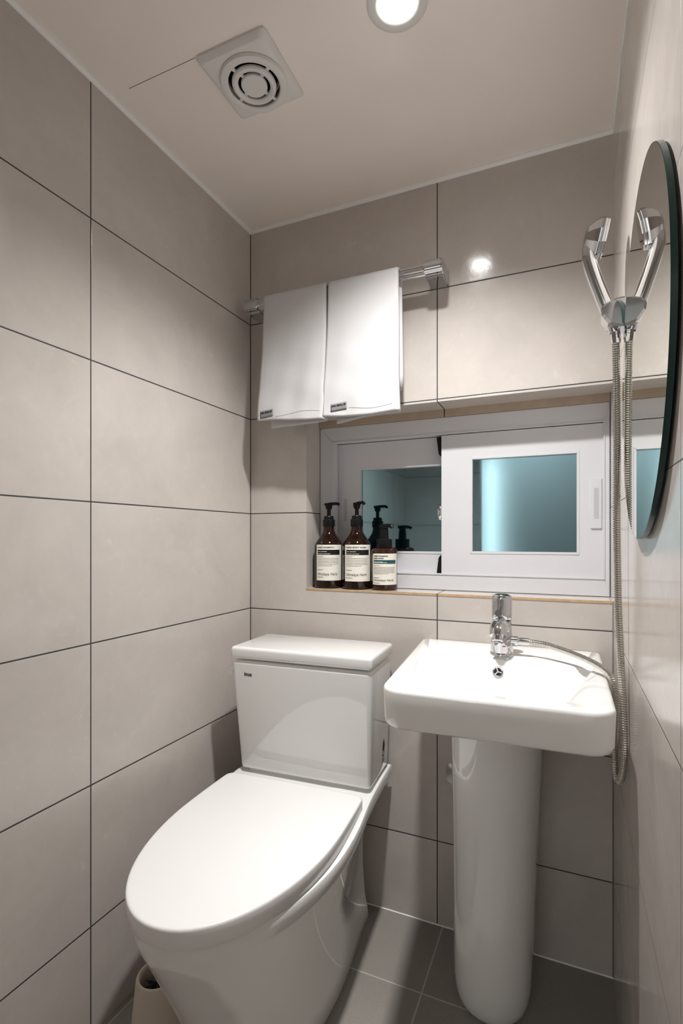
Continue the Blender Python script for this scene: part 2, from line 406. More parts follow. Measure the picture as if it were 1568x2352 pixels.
def sash(name, x0, x1, z0, z1, gx0, gx1, gz0, gz1, y, hx, hz):
    m = miter((x0, x1, z0, z1), (gx0, gx1, gz0, gz1), y, y + 0.026, 0.0)
    s = wpart(name, m, M_pvc)
    g = miter((gx0 - .004, gx1 + .004, gz0 - .004, gz1 + .004), (gx0 + .003, gx1 - .003, gz0 + .003, gz1 - .003), y - 0.0012, y + 0.012, 0.0008)
    b = g.build('glazing_bead', M_pvc, s); 
    p = MB().box((gx0 - .006, y + 0.009, gz0 - .006), (gx1 + .006, y + 0.015, gz1 + .006)).build('pane', M_pane, s, None)
    h = MB().addmesh(prism(rrect(hx[0], hx[1], hz[0], hz[1], .002, 3), 1, y - 0.0035, y + 0.002, 0.0008)).build('pull_handle', M_pvc, s)
    q0, q1 = hx[0] + (hx[1] - hx[0]) * .3, hx[1] - (hx[1] - hx[0]) * .28
    qz0, qz1 = hz[0] + .026, hz[1] - .026
    k = MB().addmesh(prism(rrect(q0, q1, qz0, qz1, .002, 3), 1, y - 0.0040, y - 0.003)).build('finger_slot', M_grip, s)
    k['label'] = 'grey recessed finger slot'
    return s
# the sliding sash in front (right half) and the one behind it (left half)
sa = sash('sash', 0.590, 1.0085, 0.9455, 1.347, 0.675, 0.949, 1.0105, 1.276, WD + 0.004, (0.9785, 1.0045), (1.0757, 1.2065))
sb = sash('sash', 0.248, 0.640, 0.9455, 1.350, 0.323, 0.600, 1.0075, 1.268, WD + 0.038, (0.2600, 0.2890), (1.078, 1.2015))
# weather brushes and crescent lock on the front sash's closing edge
for z0, z1, s_ in ((0.9465, 1.006, 1), (1.285, 1.3455, -1)):
    q = [(0.5905, z0), (0.5905, z1), (0.574, z1), (0.580, z0 + .01)] if s_ < 0 else [(0.5905, z0), (0.5905, z1), (0.580, z1 - .012), (0.574, z0)]
    MB().addmesh(prism(q, 1, WD + 0.010, WD + 0.028, 0.001)).build('weather_brush', M_black, sa)
cx_ = 0.5895
lk = lathe([(0.0, 0.0), (0.022, 0.0), (0.0235, 0.0015), (0.0235, 0.007), (0.022, 0.009), (0.014, 0.0115), (0, 0.0125)], 32, Matrix.Translation((cx_, WD + 0.012, 1.1255)) @ Matrix.Rotation(-PI / 2, 4, 'Y') @ Matrix.Diagonal((1, .62, 1, 1)))
MB().addmesh(lk).build('lock_knob', M_chrome, sa)

# ------------------------------------------------------------------ ceiling fan grille and downlight
FX, FY = 0.318, -0.463
fan = thing('exhaust_fan', 'square white bathroom fan cover with two round slotted rings on the ceiling', 'fan', (FX, FY, H))
def fpart(name, me, mat): return MB().addmesh(me).build(name, mat, fan)
x0, x1, y0, y1 = 0.233 - FX, 0.397 - FX, -0.552 - FY, -0.384 - FY
pl_ = MB(); n = 48
NP = 96
def plate_ring(off, z):
    X0, X1, Y0, Y1, rc = x0 + off, x1 - off, y0 + off, y1 - off, 0.008
    out = []
    for k in range(NP):
        a = 2 * PI * k / NP; c, s_ = math.cos(a), math.sin(a)
        tx = (X1 if c > 0 else X0) / c if abs(c) > 1e-9 else 1e9
        ty = (Y1 if s_ > 0 else Y0) / s_ if abs(s_) > 1e-9 else 1e9
        q = min(tx, ty); px, py = c * q, s_ * q
        # round the corners
        cx2, cy2 = (X1 - rc if px > 0 else X0 + rc), (Y1 - rc if py > 0 else Y0 + rc)
        if abs(px) > abs(cx2) and abs(py) > abs(cy2):
            d = math.hypot(px - cx2, py - cy2); px, py = cx2 + (px - cx2) * rc / d, cy2 + (py - cy2) * rc / d
        out.append((px, py, z))
    return out
def circ(r, z): return [(r * math.cos(2 * PI * k / NP), r * math.sin(2 * PI * k / NP), z) for k in range(NP)]
plate = loft([plate_ring(0, 0.0), plate_ring(0.0004, -0.004), plate_ring(0.0085, -0.0125), plate_ring(0.011, -0.0135), circ(0.070, -0.0135), circ(0.0560, -0.0135), circ(0.0560, 0.02)], False, False)
fpart('cover_plate', plate, M_fan)
fpart('outer_ring', lathe([(0.0560, -0.012), (0.0700, -0.012), (0.0715, -0.0150), (0.069, -0.0195), (0.062, -0.0215), (0.0560, -0.0205), (0.0540, -0.0185), (0.0540, -0.0150), (0.0560, -0.0150)], 72, None, False, False), M_fan)
fpart('inner_ring', lathe([(0.0335, -0.0150), (0.0335, -0.0185), (0.0350, -0.0205), (0.040, -0.0228), (0.0440, -0.0218), (0.0465, -0.0185), (0.0465, -0.0150), (0.0335, -0.0150)], 72, None, False, False), M_fan)
fpart('centre_disc', lathe([(0.0, -0.0150), (0.0275, -0.0150), (0.0275, -0.0190), (0.026, -0.0208), (0.0, -0.0214)], 72), M_fan)
for k in range(4):
    sp = MB()
    a = math.radians(66) + k * PI / 2
    Mx = Matrix.Rotation(a, 4, 'Z')
    sp.rbox((0.024, -0.0035, -0.0165), (0.056, 0.0035, -0.0125), 0.0005, 1, 0, Mx)
    sp.build('spoke', M_fan, fan)
fpart('dark_throat', lathe([(0.0545, -0.006), (0.0545, 0.05), (0.0, 0.05)], 48, None, False, True), M_dark)

dl = thing('downlight', 'round recessed ceiling lamp glowing bright white', 'lamp', (LX, LY, H))
MB().addmesh(lathe([(0.036, 0.016), (0.0365, -0.001), (0.040, -0.0032), (0.052, -0.0032), (0.056, -0.001), (0.056, 0.0), (0.043, 0.0), (0.043, 0.03), (0.036, 0.03)], 64, None, False, False)).build('trim_ring', M_fan, dl)
MB().addmesh(lathe([(0.0, 0.006), (0.0358, 0.006), (0.0358, 0.012), (0.0, 0.012)], 64)).build('bulb_face', M_bulb, dl)
l_ = bpy.data.lights.new('downlight_beam', 'SPOT'); l_.energy = BEAM; l_.color = LAMP_COL; l_.shadow_soft_size = 0.033
l_.spot_size = math.radians(128); l_.spot_blend = 1.0
lo_ = bpy.data.objects.new('downlight_beam', l_); C.objects.link(lo_); lo_.location = (LX, LY, H + 0.004)

# ------------------------------------------------------------------ towel rail and towels
RY, RZ = -0.072, 1.748
rail = thing('towel_rail', 'chrome towel rail with square end brackets high on the back wall', 'towel rail', (0.33, 0, RZ))
RX0, RX1 = 0.034, 0.632
def rpart(name, mb, mat): return mb.build(name, mat, rail)
def bracket(x0, x1):
    # side profile (y, z): flat tongue from the wall, rounded nose over the bar
    prof = [(0.0, -0.021), (-0.045, -0.021), (-0.066, -0.019), (-0.068, -0.0165), (-0.086, -0.0165), (-0.093, -0.010), (-0.095, 0.0), (-0.092, 0.011), (-0.084, 0.018), (-0.06, 0.020), (0.0, 0.020)]
    m = MB().addmesh(prism([(p[0], p[1]) for p in prof], 0, x0, x1, 0.003, 2))
    return m
for x0, x1 in ((RX0, RX0 + 0.047), (RX1 - 0.047, RX1)):
    m = bracket(x0 - 0.33, x1 - 0.33)
    rpart('end_bracket', m, M_chrome)
n = 48
sec = [((0.0105 + 0.0009 * math.cos(16 * 2 * PI * k / n)) * math.cos(2 * PI * k / n), (0.0135 + 0.0009 * math.cos(16 * 2 * PI * k / n)) * math.sin(2 * PI * k / n)) for k in range(n)]
m = loft([[(x, RY + a, b) for a, b in sec] for x in (RX0 + 0.02 - 0.33, RX1 - 0.02 - 0.33)])
rpart('bar', MB().addmesh(m), M_chrome)

def towel(name, label, x0, x1, zb, seed, tagx, tagw, wr, tilt):
    """folded hand towel: front layer, fold on the right, rear layer running back left; draped over the bar"""
    rnd = random.Random(seed)
    ph = [rnd.uniform(0, 6.28) for _ in range(8)]
    w = x1 - x0; NS, NT = 64, 70
    R = 0.0165
    def plan(s, k):
        # s 0..1 along the front, 1..1.18 around the fold, then back behind; k = how open the fold is
        g = 0.0085 * k + 0.0016
        if s <= 1: return x0 + w * s, 0.0
        if s <= 1.16:
            a = (s - 1) / 0.16 * PI
            return x1 + (g * 1.2) * math.sin(a), g * (1 - math.cos(a))
        return x1 - w * (s - 1.16) / (1.9 - 1.16) * 0.88, 2 * g
    vs = []
    zt = RZ + 0.0125
    for i in range(NT + 1):
        for j in range(NS + 1):
            s = 1.9 * j / NS
            t = i / NT
            if t < 0.82:                              # hanging front part, t from the hem up to the bar
                h = t / 0.82; up = h
                k = (1 - up) ** 1.3
                px, py = plan(s, 0.25 + 0.75 * k)
                hem = zb + tilt * (s if s <= 1 else 1) * 0.0 - (0.020 * (s - 1.0) / 0.9 if s > 1 else 0) + 0.006 * math.sin(s * 3.2 + ph[0])
                z = hem + (RZ - hem) * h
                y = RY - R - 0.0035 - (0.016 + wr * 0.002) * k + py
                a = math.exp(-((up - 0.15) / 0.45) ** 2)
                y += wr * a * (0.0032 * math.sin(px * 46 + ph[1] + z * 5) + 0.0022 * math.sin(px * 90 + ph[2] - z * 14) + 0.0016 * math.sin(z * 60 + ph[3] + px * 25))
                if s > 1.16: y = max(y, RY - R - 0.022 + py * .9)
                px += 0.0025 * math.sin(z * 18 + ph[4]) * k - 0.010 * k * (1 - min(s, 1))
            elif t < 0.90:                            # over the bar
                a = (t - 0.82) / 0.08 * PI
                px, py = plan(s, 0.15)
                rr = R + 0.0035 - py
                y = RY - rr * math.cos(a); z = RZ + rr * math.sin(a) * 0.95
            else:                                     # hanging behind
                d = (t - 0.90) / 0.10
                px, py = plan(s, 0.15)
                y = RY + R + 0.0035 - py; z = RZ - d * 0.30
                px += 0.004 * d * (1 if s > .5 else 0)
            vs.append((px, y, z))
    fs = []
    for i in range(NT):
        for j in range(NS):
            a = i * (NS + 1) + j; fs.append((a, a + 1, a + NS + 2, a + NS + 1))
    me = mesh(vs, fs)
    o = link(name, me, M_towel, None, 80)
    o.location = (0, 0, 0)
    so = o.modifiers.new('thickness', 'SOLIDIFY'); so.thickness = 0.0022; so.offset = 1
    tag(o, label, 'towel', 'white hand towels on the rail')
    # hem stitch lines and the woven tag follow the front layer
    def front(px, dz):
        """point on the front layer at x = px and height zb + dz"""
        s = (px - x0) / w
        best = min((v for v in vs[:(NS + 1) * 30]), key=lambda v: (v[0] - px) ** 2 * 1 + (v[2] - zb - dz) ** 2 + (50 if v[1] > RY - R - 0.012 else 0))
        return best[1]
    nx, nz = 8, 4
    tw, th = tagw, 0.021
    gv = []; ang = 0.10
    for b in range(nz + 1):
        for a in range(nx + 1):
            px = tagx + tw * a / nx; dz = 0.012 + th * b / nz + (a / nx) * 0.004
            gv.append((px, front(px, dz) - 0.0030, zb + dz))
    gf = [(b * (nx + 1) + a, b * (nx + 1) + a + 1, (b + 1) * (nx + 1) + a + 1, (b + 1) * (nx + 1) + a) for b in range(nz) for a in range(nx)]
    tg = link('woven_tag', mesh(gv, gf), M_tag, o, 80); tg['label'] = 'grey woven tag with black lettering'
    sm = tg.modifiers.new('thickness', 'SOLIDIFY'); sm.thickness = 0.0006; sm.offset = 1
    tv, tf = textmesh('HNC SEOUL RE', 0.0072, lambda x, y: (tagx + 0.003 + x, front(tagx + .003 + x, 0.025) - 0.0042, zb + 0.0245 + y + x / tw * 0.004), tw - 0.006, 0.00025)
    link('lettering', mesh(tv, tf), M_ink, tg, None)
    hv = []; nn = 40
    for k in range(nn + 1):
        px = tagx + tw + 0.006 + (x1 - 0.004 - tagx - tw - 0.006) * k / nn; dz = 0.0165 + 0.005 * math.sin(px * 30 + ph[5])
        hv += [(px, front(px, dz) - 0.0027, zb + dz), (px, front(px, dz) - 0.0027, zb + dz + 0.0011)]
    link('hem_stitch', mesh(hv, [(2 * k, 2 * k + 2, 2 * k + 3, 2 * k + 1) for k in range(nn)]), M_thread, o, 80)
    return o
towel('towel', 'white towel nearer the corner, its grey tag at the bottom left hem', 0.1085, 0.3030, 1.385, 3, 0.108, 0.043, 0.5, 0)
towel('towel', 'white towel nearer the rail\'s bare end, hanging over the window', 0.3170, 0.5120, 1.383, 11, 0.332, 0.047, 0.45, 0)

# ------------------------------------------------------------------ bottles on the sill
def label_patch(r, z0, z1, a0, a1, n=20):
    vs = []; 
    for zz in (z0, z1): vs += [(r * math.cos(a0 + (a1 - a0) * k / n), r * math.sin(a0 + (a1 - a0) * k / n), zz) for k in range(n + 1)]
    return vs, [(k, k + 1, n + 2 + k, n + 1 + k) for k in range(n)]
def bottle(label, x, y, r, prof, lz0, lz1, face, half, title, band, bandz, mark, pump, bmat, nozzle, mark_size):
    t = thing('pump_bottle', label, 'bottle', (x, y, WZ0 + 0.0003), 0, 'pump bottles on the window sill')
    MB().addmesh(lathe(prof, 56)).build('bottle_body', bmat, t)
    a0, a1 = face - half, face + half
    v, f = label_patch(r + 0.0004, lz0, lz1, a0, a1)
    lb = MB().add(v, f).build('paper_label', M_paper, t, 60); lb['label'] = 'cream paper label with printed text'
    R1 = r + 0.0007
    def onto(x_, z_): a = a0 + x_ / r; return (R1 * math.cos(a), R1 * math.sin(a), z_)
    W_ = (a1 - a0) * r
    ink = MB()
    for s, zz, sz, wd in title: ink.add(*textmesh(s, sz, lambda q, w_: onto(W_ * .06 + q, zz + w_), W_ * wd, 0.00018))
    ink.add(*textmesh('Himalaya Herb', mark_size, lambda q, w_: onto(W_ * .06 + q + w_ * 0.12, mark + w_), W_ * .72))
    rnd = random.Random(title[0][0])
    z = bandz[0] - 0.006
    for k in range(7):                              # rows of small print
        q = W_ * .06; end = W_ * (0.84 if k not in (0, 6) else (.3 if k == 0 else .62))
        while q < end:
            l = rnd.uniform(0.0022, 0.006); l = min(l, end - q)
            if l > 0.0008:
                vv = [onto(q + l * i / 2, z + d) for d in (0, 0.0009) for i in range(3)]
                ink.add(vv, [(0, 1, 4, 3), (1, 2, 5, 4)])
            q += l + 0.0009
        z -= 0.0044 * (lz1 - lz0) / 0.107 if k else 0.0050
    for zz, wd in ((z - 0.008, .22), (mark - 0.006, .24)):
        ink.add([onto(W_ * .06 + W_ * wd * i / 4, zz + d) for d in (0, 0.001) for i in range(5)], [(i, i + 1, i + 6, i + 5) for i in range(4)])
    ink.build('printed_text', M_ink, lb, None)
    v, f = label_patch(R1, bandz[0], bandz[1], a0 + .06 * 2 * half, a1 - .1 * 2 * half)
    bd = MB().add(v, f).build('colour_band', band, lb, 60)
    lt = MB(); R1 += 0.0003
    for zz, words in ((bandz[1] - 0.0062, (.1, .24)), (bandz[0] + 0.0022, (.22, .26))):
        q = W_ * .09
        for wd in words:
            l = W_ * wd * .9
            while l > 0.0008:
                c = min(l, rnd.uniform(.0011, .0018))
                lt.add([onto(q, zz), onto(q + c, zz), onto(q + c, zz + 0.0017), onto(q, zz + 0.0017)], [(0, 1, 2, 3)]); q += c + 0.0006; l -= c + 0.0006
            q += 0.0016
    lt.build('band_lettering', M_paper, lb, None)
    pump(t, nozzle)
    return t
def tall_pump(t, noz):
    MB().addmesh(lathe([(0.0, 0.186), (0.0185, 0.186), (0.0188, 0.187), (0.0188, 0.205), (0.0180, 0.207), (0.0150, 0.2075), (0.0150, 0.2155), (0.0135, 0.218), (0.0, 0.218)], 40)).build('collar', M_black, t)
    hd = MB().addmesh(lathe([(0.0, 0.214), (0.0058, 0.214), (0.0058, 0.241), (0.0, 0.241)], 24))
    hd.addmesh(lathe([(0.0, 0.238), (0.0085, 0.2385), (0.0105, 0.246), (0.0112, 0.252), (0.0112, 0.2535), (0.0, 0.255)], 28))
    d = Vector((math.cos(noz), math.sin(noz), 0)); s = Vector((-d.y, d.x, 0))
    path = catmull([d * -0.013 + Vector((0, 0, .2535)), Vector((0, 0, .2545)), d * 0.014 + Vector((0, 0, .2555)), d * 0.026 + Vector((0, 0, .2555)), d * 0.033 + Vector((0, 0, .2515))], 4)
    hd.addmesh(tube(path, [0.004] * 4 + [0.0048] * 8 + [0.0046] * (len(path) - 12), 12))
    hd.build('pump_head', M_black, t)
def short_pump(t, noz):
    MB().addmesh(lathe([(0.0, 0.118), (0.0228, 0.118), (0.0232, 0.119), (0.0232, 0.145), (0.0222, 0.1475), (0.0, 0.1475)], 40)).build('collar', M_black, t)
    hd = MB().addmesh(lathe([(0.0, 0.146), (0.0130, 0.146), (0.0126, 0.165), (0.0118, 0.172), (0.0105, 0.182), (0.0, 0.182)], 32))
    hd.addmesh(lathe([(0.0, 0.181), (0.0135, 0.1805), (0.0160, 0.184), (0.0158, 0.1905), (0.0, 0.192)], 32))
    d = Vector((math.cos(noz), math.sin(noz), 0))
    path = catmull([d * 0.0 + Vector((0, 0, .1865)), d * 0.016 + Vector((0, 0, .1868)), d * 0.024 + Vector((0, 0, .1855)), d * 0.029 + Vector((0, 0, .181))], 4)
    hd.addmesh(tube(path, 0.0055, 12)); hd.build('pump_head', M_black, t)
r = 0.0442
tallp = [(0.0, 0.0), (r - .006, 0.0), (r - .0015, 0.0025), (r, 0.008), (r, 0.122)] + [(0.0168 + (r - 0.0168) * (1 - s * s * (3 - 2 * s)) ** 0.92 if s < 1 else 0.0165, 0.122 + 0.055 * s) for s in [k / 12 for k in range(1, 13)]] + [(0.0162, 0.189), (0.0, 0.189)]
fc = -PI / 2 + 0.50
bottle('brown pump bottle nearest the corner, with a black label band and its nozzle turned aside', 0.2535, 0.0465, r, tallp, 0.0235, 0.1305, fc - .05, 0.98,
       [('NARD SHAMPOO', 0.1205, 0.0058, .62)], M_ink, (0.1005, 0.1155), 0.0390, tall_pump, M_amber, 0.15, 0.0125)
bottle('tall brown pump bottle standing between the other two on the sill, black label band', 0.3460, 0.0465, r, tallp, 0.0240, 0.1310, fc - .02, 0.98,
       [('NARD BODY WASH', 0.1210, 0.0060, .72)], M_ink, (0.1010, 0.1160), 0.0395, tall_pump, M_amber, -0.45, 0.0125)
r3 = 0.0378
shortp = [(0.0, 0.0), (r3 - .004, 0.0), (r3 - .001, 0.0015), (r3, 0.005), (r3, 0.112), (r3 - .001, 0.117), (r3 - .004, 0.1195), (0.0225, 0.1205), (0.0220, 0.124), (0.0, 0.124)]
bottle('short brown pump bottle with a teal label band, farthest from the corner', 0.4320, 0.0480, r3, shortp, 0.0165, 0.1060, fc - .08, 1.12,
       [('TREE FOAMING', 0.0970, 0.0048, .52), ('FACE WASH', 0.0905, 0.0048, .38)], M_green, (0.0770, 0.0875), 0.0265, short_pump, M_amber2, -0.3, 0.0100)

# ------------------------------------------------------------------ round mirror on the right wall
MX = 1.0142
def ellipse(x, k=1.0, n=128):
    cy_, cz_, a, b, th = -0.563, 1.2975, 0.2510 * k, 0.2330 * k, math.radians(-63)
    out = []
    for i in range(n):
        t = 2 * PI * i / n; u, v = a * math.cos(t), b * math.sin(t)
        out.append((x, cy_ + u * math.cos(th) - v * math.sin(th), cz_ + u * math.sin(th) + v * math.cos(th)))
    return out
mir = thing('mirror', 'frameless round mirror with a dark green glass edge on the right wall', 'mirror', (XR, -0.563, 1.2975))
def mpart(name, me, mats, ang=30):
    o = MB().addmesh(me).build(name, mats, mir, ang); o.matrix_parent_inverse = Matrix.Translation(-Vector(mir.location)); return o
mpart('mirror_face', loft([ellipse(MX, .996), ellipse(MX + 0.0004, .996)]), M_mirror)
mpart('glass_edge', loft([ellipse(MX, .9962), ellipse(MX, .9985), ellipse(MX + 0.0006, 1.0), ellipse(MX + 0.0062, 1.0), ellipse(MX + 0.0066, .998)], False, True), M_medge)
mpart('backing_pad', loft([ellipse(MX + 0.0067, .5), ellipse(XR, .5)]), M_dark)

# ------------------------------------------------------------------ hand shower, its holder and hose
SY = -0.330
hold = thing('shower_holder', 'faceted chrome shower bracket on the right wall at the mirror edge', 'shower holder', (XR, SY, 1.455))
def hpart(o_, name, mb, mat, ang=35):
    o = mb.build(name, mat, o_, ang); o.matrix_parent_inverse = Matrix.Translation(-Vector(o_.location)); return o
pl2 = [(XR, 1.427), (1.008, 1.427), (0.992, 1.432), (0.9800, 1.450), (0.9780, 1.465), (0.986, 1.4725), (1.004, 1.479), (XR, 1.4800)]
hpart(hold, 'bracket_body', MB().addmesh(prism(pl2, 1, SY - 0.0245, SY + 0.022, 0.0040, 1)), M_chrome, 15)
hpart(hold, 'wall_plate', MB().addmesh(prism(rrect(SY - 0.018, SY + 0.018, 1.415, 1.432, .003, 3), 0, 1.0165, XR, 0.001)), M_chrome)
shw = thing('hand_shower', 'small chrome hand shower leaning out of its wall bracket', 'hand shower', (0.9930, SY, 1.44))
hp = catmull([(1.0015, SY, 1.424), (0.9950, SY, 1.450), (0.9860, SY, 1.478), (0.9700, SY, 1.528), (0.9610, SY, 1.560), (0.9595, SY, 1.578), (0.9625, SY, 1.596), (0.9680, SY, 1.608)], 8)
L_ = len(hp); rr_ = [0.0095 + 0.0030 * min(1, i / (L_ * .3)) for i in range(L_)]
hpart(shw, 'handle', MB().addmesh(tube(hp, rr_, 20)), M_chrome, 60)
nrm = Vector((0.970, 0.10, -0.20)).normalized()
Mh = Matrix.Translation((0.9660, SY, 1.6045)) @ nrm.to_track_quat('Z', 'Y').to_matrix().to_4x4() @ Matrix.Diagonal((0.98, 0.98, 1.2, 1))
hpart(shw, 'spray_head', MB().addmesh(lathe([(0.0, -0.013), (0.010, -0.0125), (0.020, -0.0090), (0.0300, -0.0010), (0.0355, 0.0065), (0.0362, 0.0085), (0.0362, 0.0130), (0.0352, 0.0138)], 10, Mh)), M_chrome, 20)
fp = hpart(shw, 'spray_face', MB().addmesh(lathe([(0.0, 0.0128), (0.0352, 0.0128), (0.0352, 0.0168), (0.0335, 0.0182), (0.0, 0.0182)], 10, Mh)), M_chrome, 20)
hpart(shw, 'hose_nut', MB().addmesh(tube([Vector((1.0020, SY, 1.4265)), Vector((1.0035, SY, 1.412)), Vector((1.0038, SY, 1.404))], [0.0085, 0.0085, 0.0075], 8)), M_chrome, 25)
hose_pts = [(1.0038, SY, 1.405), (1.0050, SY, 1.33), (1.0058, SY, 1.20), (1.0056, SY, 1.08), (1.0072, -0.332, 0.95), (1.0105, -0.336, 0.85), (1.0140, -0.343, 0.76), (1.0152, -0.348, 0.69),
            (1.0140, -0.345, 0.640), (1.0085, -0.338, 0.614), (1.0040, -0.326, 0.622), (1.0035, -0.312, 0.665), (1.0062, -0.300, 0.720), (1.0070, -0.285, 0.762), (0.9980, -0.262, 0.786),
            (0.9740, -0.222, 0.7965), (0.9300, -0.170, 0.8035), (0.8830, -0.135, 0.8095), (0.8560, -0.122, 0.8105), (0.8420, -0.119, 0.8105)]
hpath = resample(catmull(hose_pts, 24), 0.0014)
hr = [(0.0066, 0.0066, 0.0049)[i % 3] for i in range(len(hpath))]
hz = MB().addmesh(tube(hpath, hr, 10)).build('shower_hose', M_hose, None, 25)
tag(hz, 'ribbed steel shower hose looping from the wall bracket down to the basin tap', 'hose')

# ------------------------------------------------------------------ pedestal basin
sink = thing('pedestal_basin', 'white ceramic washbasin with rounded front corners standing on a tall pedestal', 'sink', (0.78, 0, 0))
def spart(name, me, mat, ang=40):
    o = MB().addmesh(me).build(name, mat, sink, ang); o.matrix_parent_inverse = Matrix.Translation(-Vector(sink.location)); return o
BZ = 0.776
def outl(k, z, fx=0.0, n=9):
    """outer outline, shrunk by k; wider at the wall than at the front"""
    x0b, x0f, x1b, x1f, yb, yf = 0.560 + k, 0.601 + k, 0.9965 - k, 0.9965 - k, -0.002, -0.492 + k
    P = []
    pts = rrect(0, 1, 0, 1, [0.001, 0.001, 0.001, 0.001], n)
    def corner(cx, cy, r, a0, a1): return [(cx + r * math.cos(a0 + (a1 - a0) * i / n), cy + r * math.sin(a0 + (a1 - a0) * i / n)) for i in range(n + 1)]
    r = max(0.045 - k, 0.012); rb = 0.012
    P += corner(x0f + r, yf + r + 0.004, r, PI * 1.0, PI * 1.5)
    P += corner(x1f - r, yf + r + 0.012, r, PI * 1.5, PI * 2)
    P += corner(x1b - rb, yb - rb, rb, 0, PI / 2)
    P += corner(x0b + rb, yb - rb, rb, PI / 2, PI)
    return [(x, y, z) for x, y in P]
def inl(x0b, x0f, x1b, x1f, yb, yf, r, z, dz=0.0, n=9):
    """bowl outline, trapezoid with rounded corners; dz lowers the front"""
    P = []
    cs = [((x0f, yf), PI), ((x1f, yf), PI * 1.5), ((x1b, yb), 0), ((x0b, yb), PI / 2)]
    for (cx, cy), a0 in cs:
        sx = 1 if a0 in (PI, PI / 2) else -1; sy = 1 if a0 in (PI, PI * 1.5) else -1
        P += [(cx + sx * r + r * math.cos(a0 + PI / 2 * i / n), cy + sy * r + r * math.sin(a0 + PI / 2 * i / n)) for i in range(n + 1)]
    return [(x, y, z - dz * 0) for x, y in P]
rings = [outl(0.030, 0.700), outl(0.012, 0.7005), outl(0.0045, 0.7055), outl(0.002, 0.714), outl(0.0, 0.7675), outl(0.001, 0.7720), outl(0.0035, 0.7750), outl(0.0075, BZ),
         inl(0.600, 0.640, 0.972, 0.924, -0.172, -0.452, 0.020, BZ - 0.0005),
         inl(0.604, 0.643, 0.968, 0.921, -0.175, -0.449, 0.020, BZ - 0.004),
         inl(0.618, 0.655, 0.948, 0.908, -0.185, -0.437, 0.026, BZ - 0.045),
         inl(0.640, 0.672, 0.922, 0.888, -0.205, -0.418, 0.034, BZ - 0.066),
         inl(0.690, 0.700, 0.870, 0.860, -0.250, -0.380, 0.040, BZ - 0.072),
         inl(0.755, 0.755, 0.805, 0.805, -0.300, -0.345, 0.020, BZ - 0.0735)]
spart('basin', loft(rings, True, True), M_ceram, 50)
def udepth(z, w, yf, yb, n=14):
    cx = 0.765 + 0.011 * z / 0.7
    """U-shaped section: half round front, straight sides to the back"""
    out = [(cx + w, yb, z)]
    out += [(cx + w * math.cos(a), yf + w * 1.0 - w * 1.0 * math.sin(a), z) for a in [PI * k / n for k in range(n + 1)]]
    out += [(cx - w, yb, z)]
    return out
pr = [(0.0, 0.066), (0.004, 0.0715), (0.012, 0.0765), (0.03, 0.0815), (0.06, 0.0845), (0.1, 0.0855), (0.2, 0.0870), (0.35, 0.0900), (0.5, 0.0945), (0.62, 0.0985), (0.703, 0.1015)]
spart('pedestal', loft([udepth(z, w, -0.262 - 0.02 * (z / .7) ** 2 + (0.09 - min(w, .09)) , -0.045) for z, w in pr], True, True), M_ceram, 40)
# overflow cap on the back slope of the bowl
Mo = Matrix.Translation((0.780, -0.1805, BZ - 0.026)) @ Matrix.Rotation(math.radians(78), 4, 'X')
ov = MB().addmesh(lathe([(0.0085, 0.0), (0.0085, 0.0022), (0.0112, 0.0026), (0.0120, 0.0012), (0.0120, -0.002)], 40, Mo, False, False))
for k in range(3): ov.rbox((-0.0012, 0, -0.0005), (0.0012, 0.0088, 0.0018), 0, 1, 0, Mo @ Matrix.Rotation(2 * PI * k / 3 + .3, 4, 'Z'))
ov.add([Mo @ Vector((0.0088 * math.cos(2 * PI * k / 24), 0.0088 * math.sin(2 * PI * k / 24), 0.0006)) for k in range(24)], [tuple(range(24))], 1)
o = ov.build('overflow_cap', [M_chrome, M_dark], sink); o.matrix_parent_inverse = Matrix.Translation(-Vector(sink.location)); o['label'] = 'round overflow cap with three spokes'
spart('drain', lathe([(0.0, 0.0), (0.021, 0.0), (0.0225, 0.0012), (0.021, 0.0026), (0.016, 0.0030), (0.0, 0.0042)], 40, Matrix.Translation((0.780, -0.322, BZ - 0.0735))), M_chrome)

# basin tap
FXx, FYy = 0.7815, -0.118
fau = thing('faucet', 'stubby chrome single-lever mixer tap on the back of the basin', 'faucet', (FXx, FYy, BZ))
def fa(name, mb, mat=M_chrome, ang=35): return mb.build(name, mat, fau, ang)
fa('base_flange', MB().addmesh(lathe([(0.0, -0.002), (0.0270, -0.002), (0.0275, 0.002), (0.0265, 0.006), (0.0252, 0.0075), (0.0252, 0.010), (0.0, 0.010)], 48)))
fa('tap_body', MB().addmesh(lathe([(0.0, 0.008), (0.0258, 0.008), (0.0255, 0.020), (0.0240, 0.045), (0.0225, 0.066), (0.0222, 0.082), (0.0, 0.082)], 48)))
spt = catmull([(0.0, 0.0, 0.056), (-0.001, -0.020, 0.068), (-0.002, -0.038, 0.0715), (-0.002, -0.053, 0.064), (-0.002, -0.060, 0.053)], 6)
sm_ = MB().addmesh(tube(spt, [0.0205 - 0.002 * i / len(spt) for i in range(len(spt))], 28))
fa('spout', sm_)
fa('aerator', MB().addmesh(lathe([(0.0, -0.010), (0.0095, -0.010), (0.0120, -0.008), (0.0120, 0.004), (0.0, 0.004)], 28, Matrix.Translation((-0.002, -0.061, 0.051)) @ Matrix.Rotation(math.radians(-25), 4, 'X'))))
Ml = Matrix.Translation((0.0, 0.0, 0.083)) @ Matrix.Rotation(math.radians(-3), 4, 'X')
lv = MB().addmesh(lathe([(0.0, 0.0), (0.0205, 0.0), (0.0228, 0.003), (0.0232, 0.012), (0.0236, 0.044), (0.0242, 0.047), (0.0244, 0.051), (0.0225, 0.056), (0.015, 0.0605), (0.0, 0.0625)], 48, Ml))
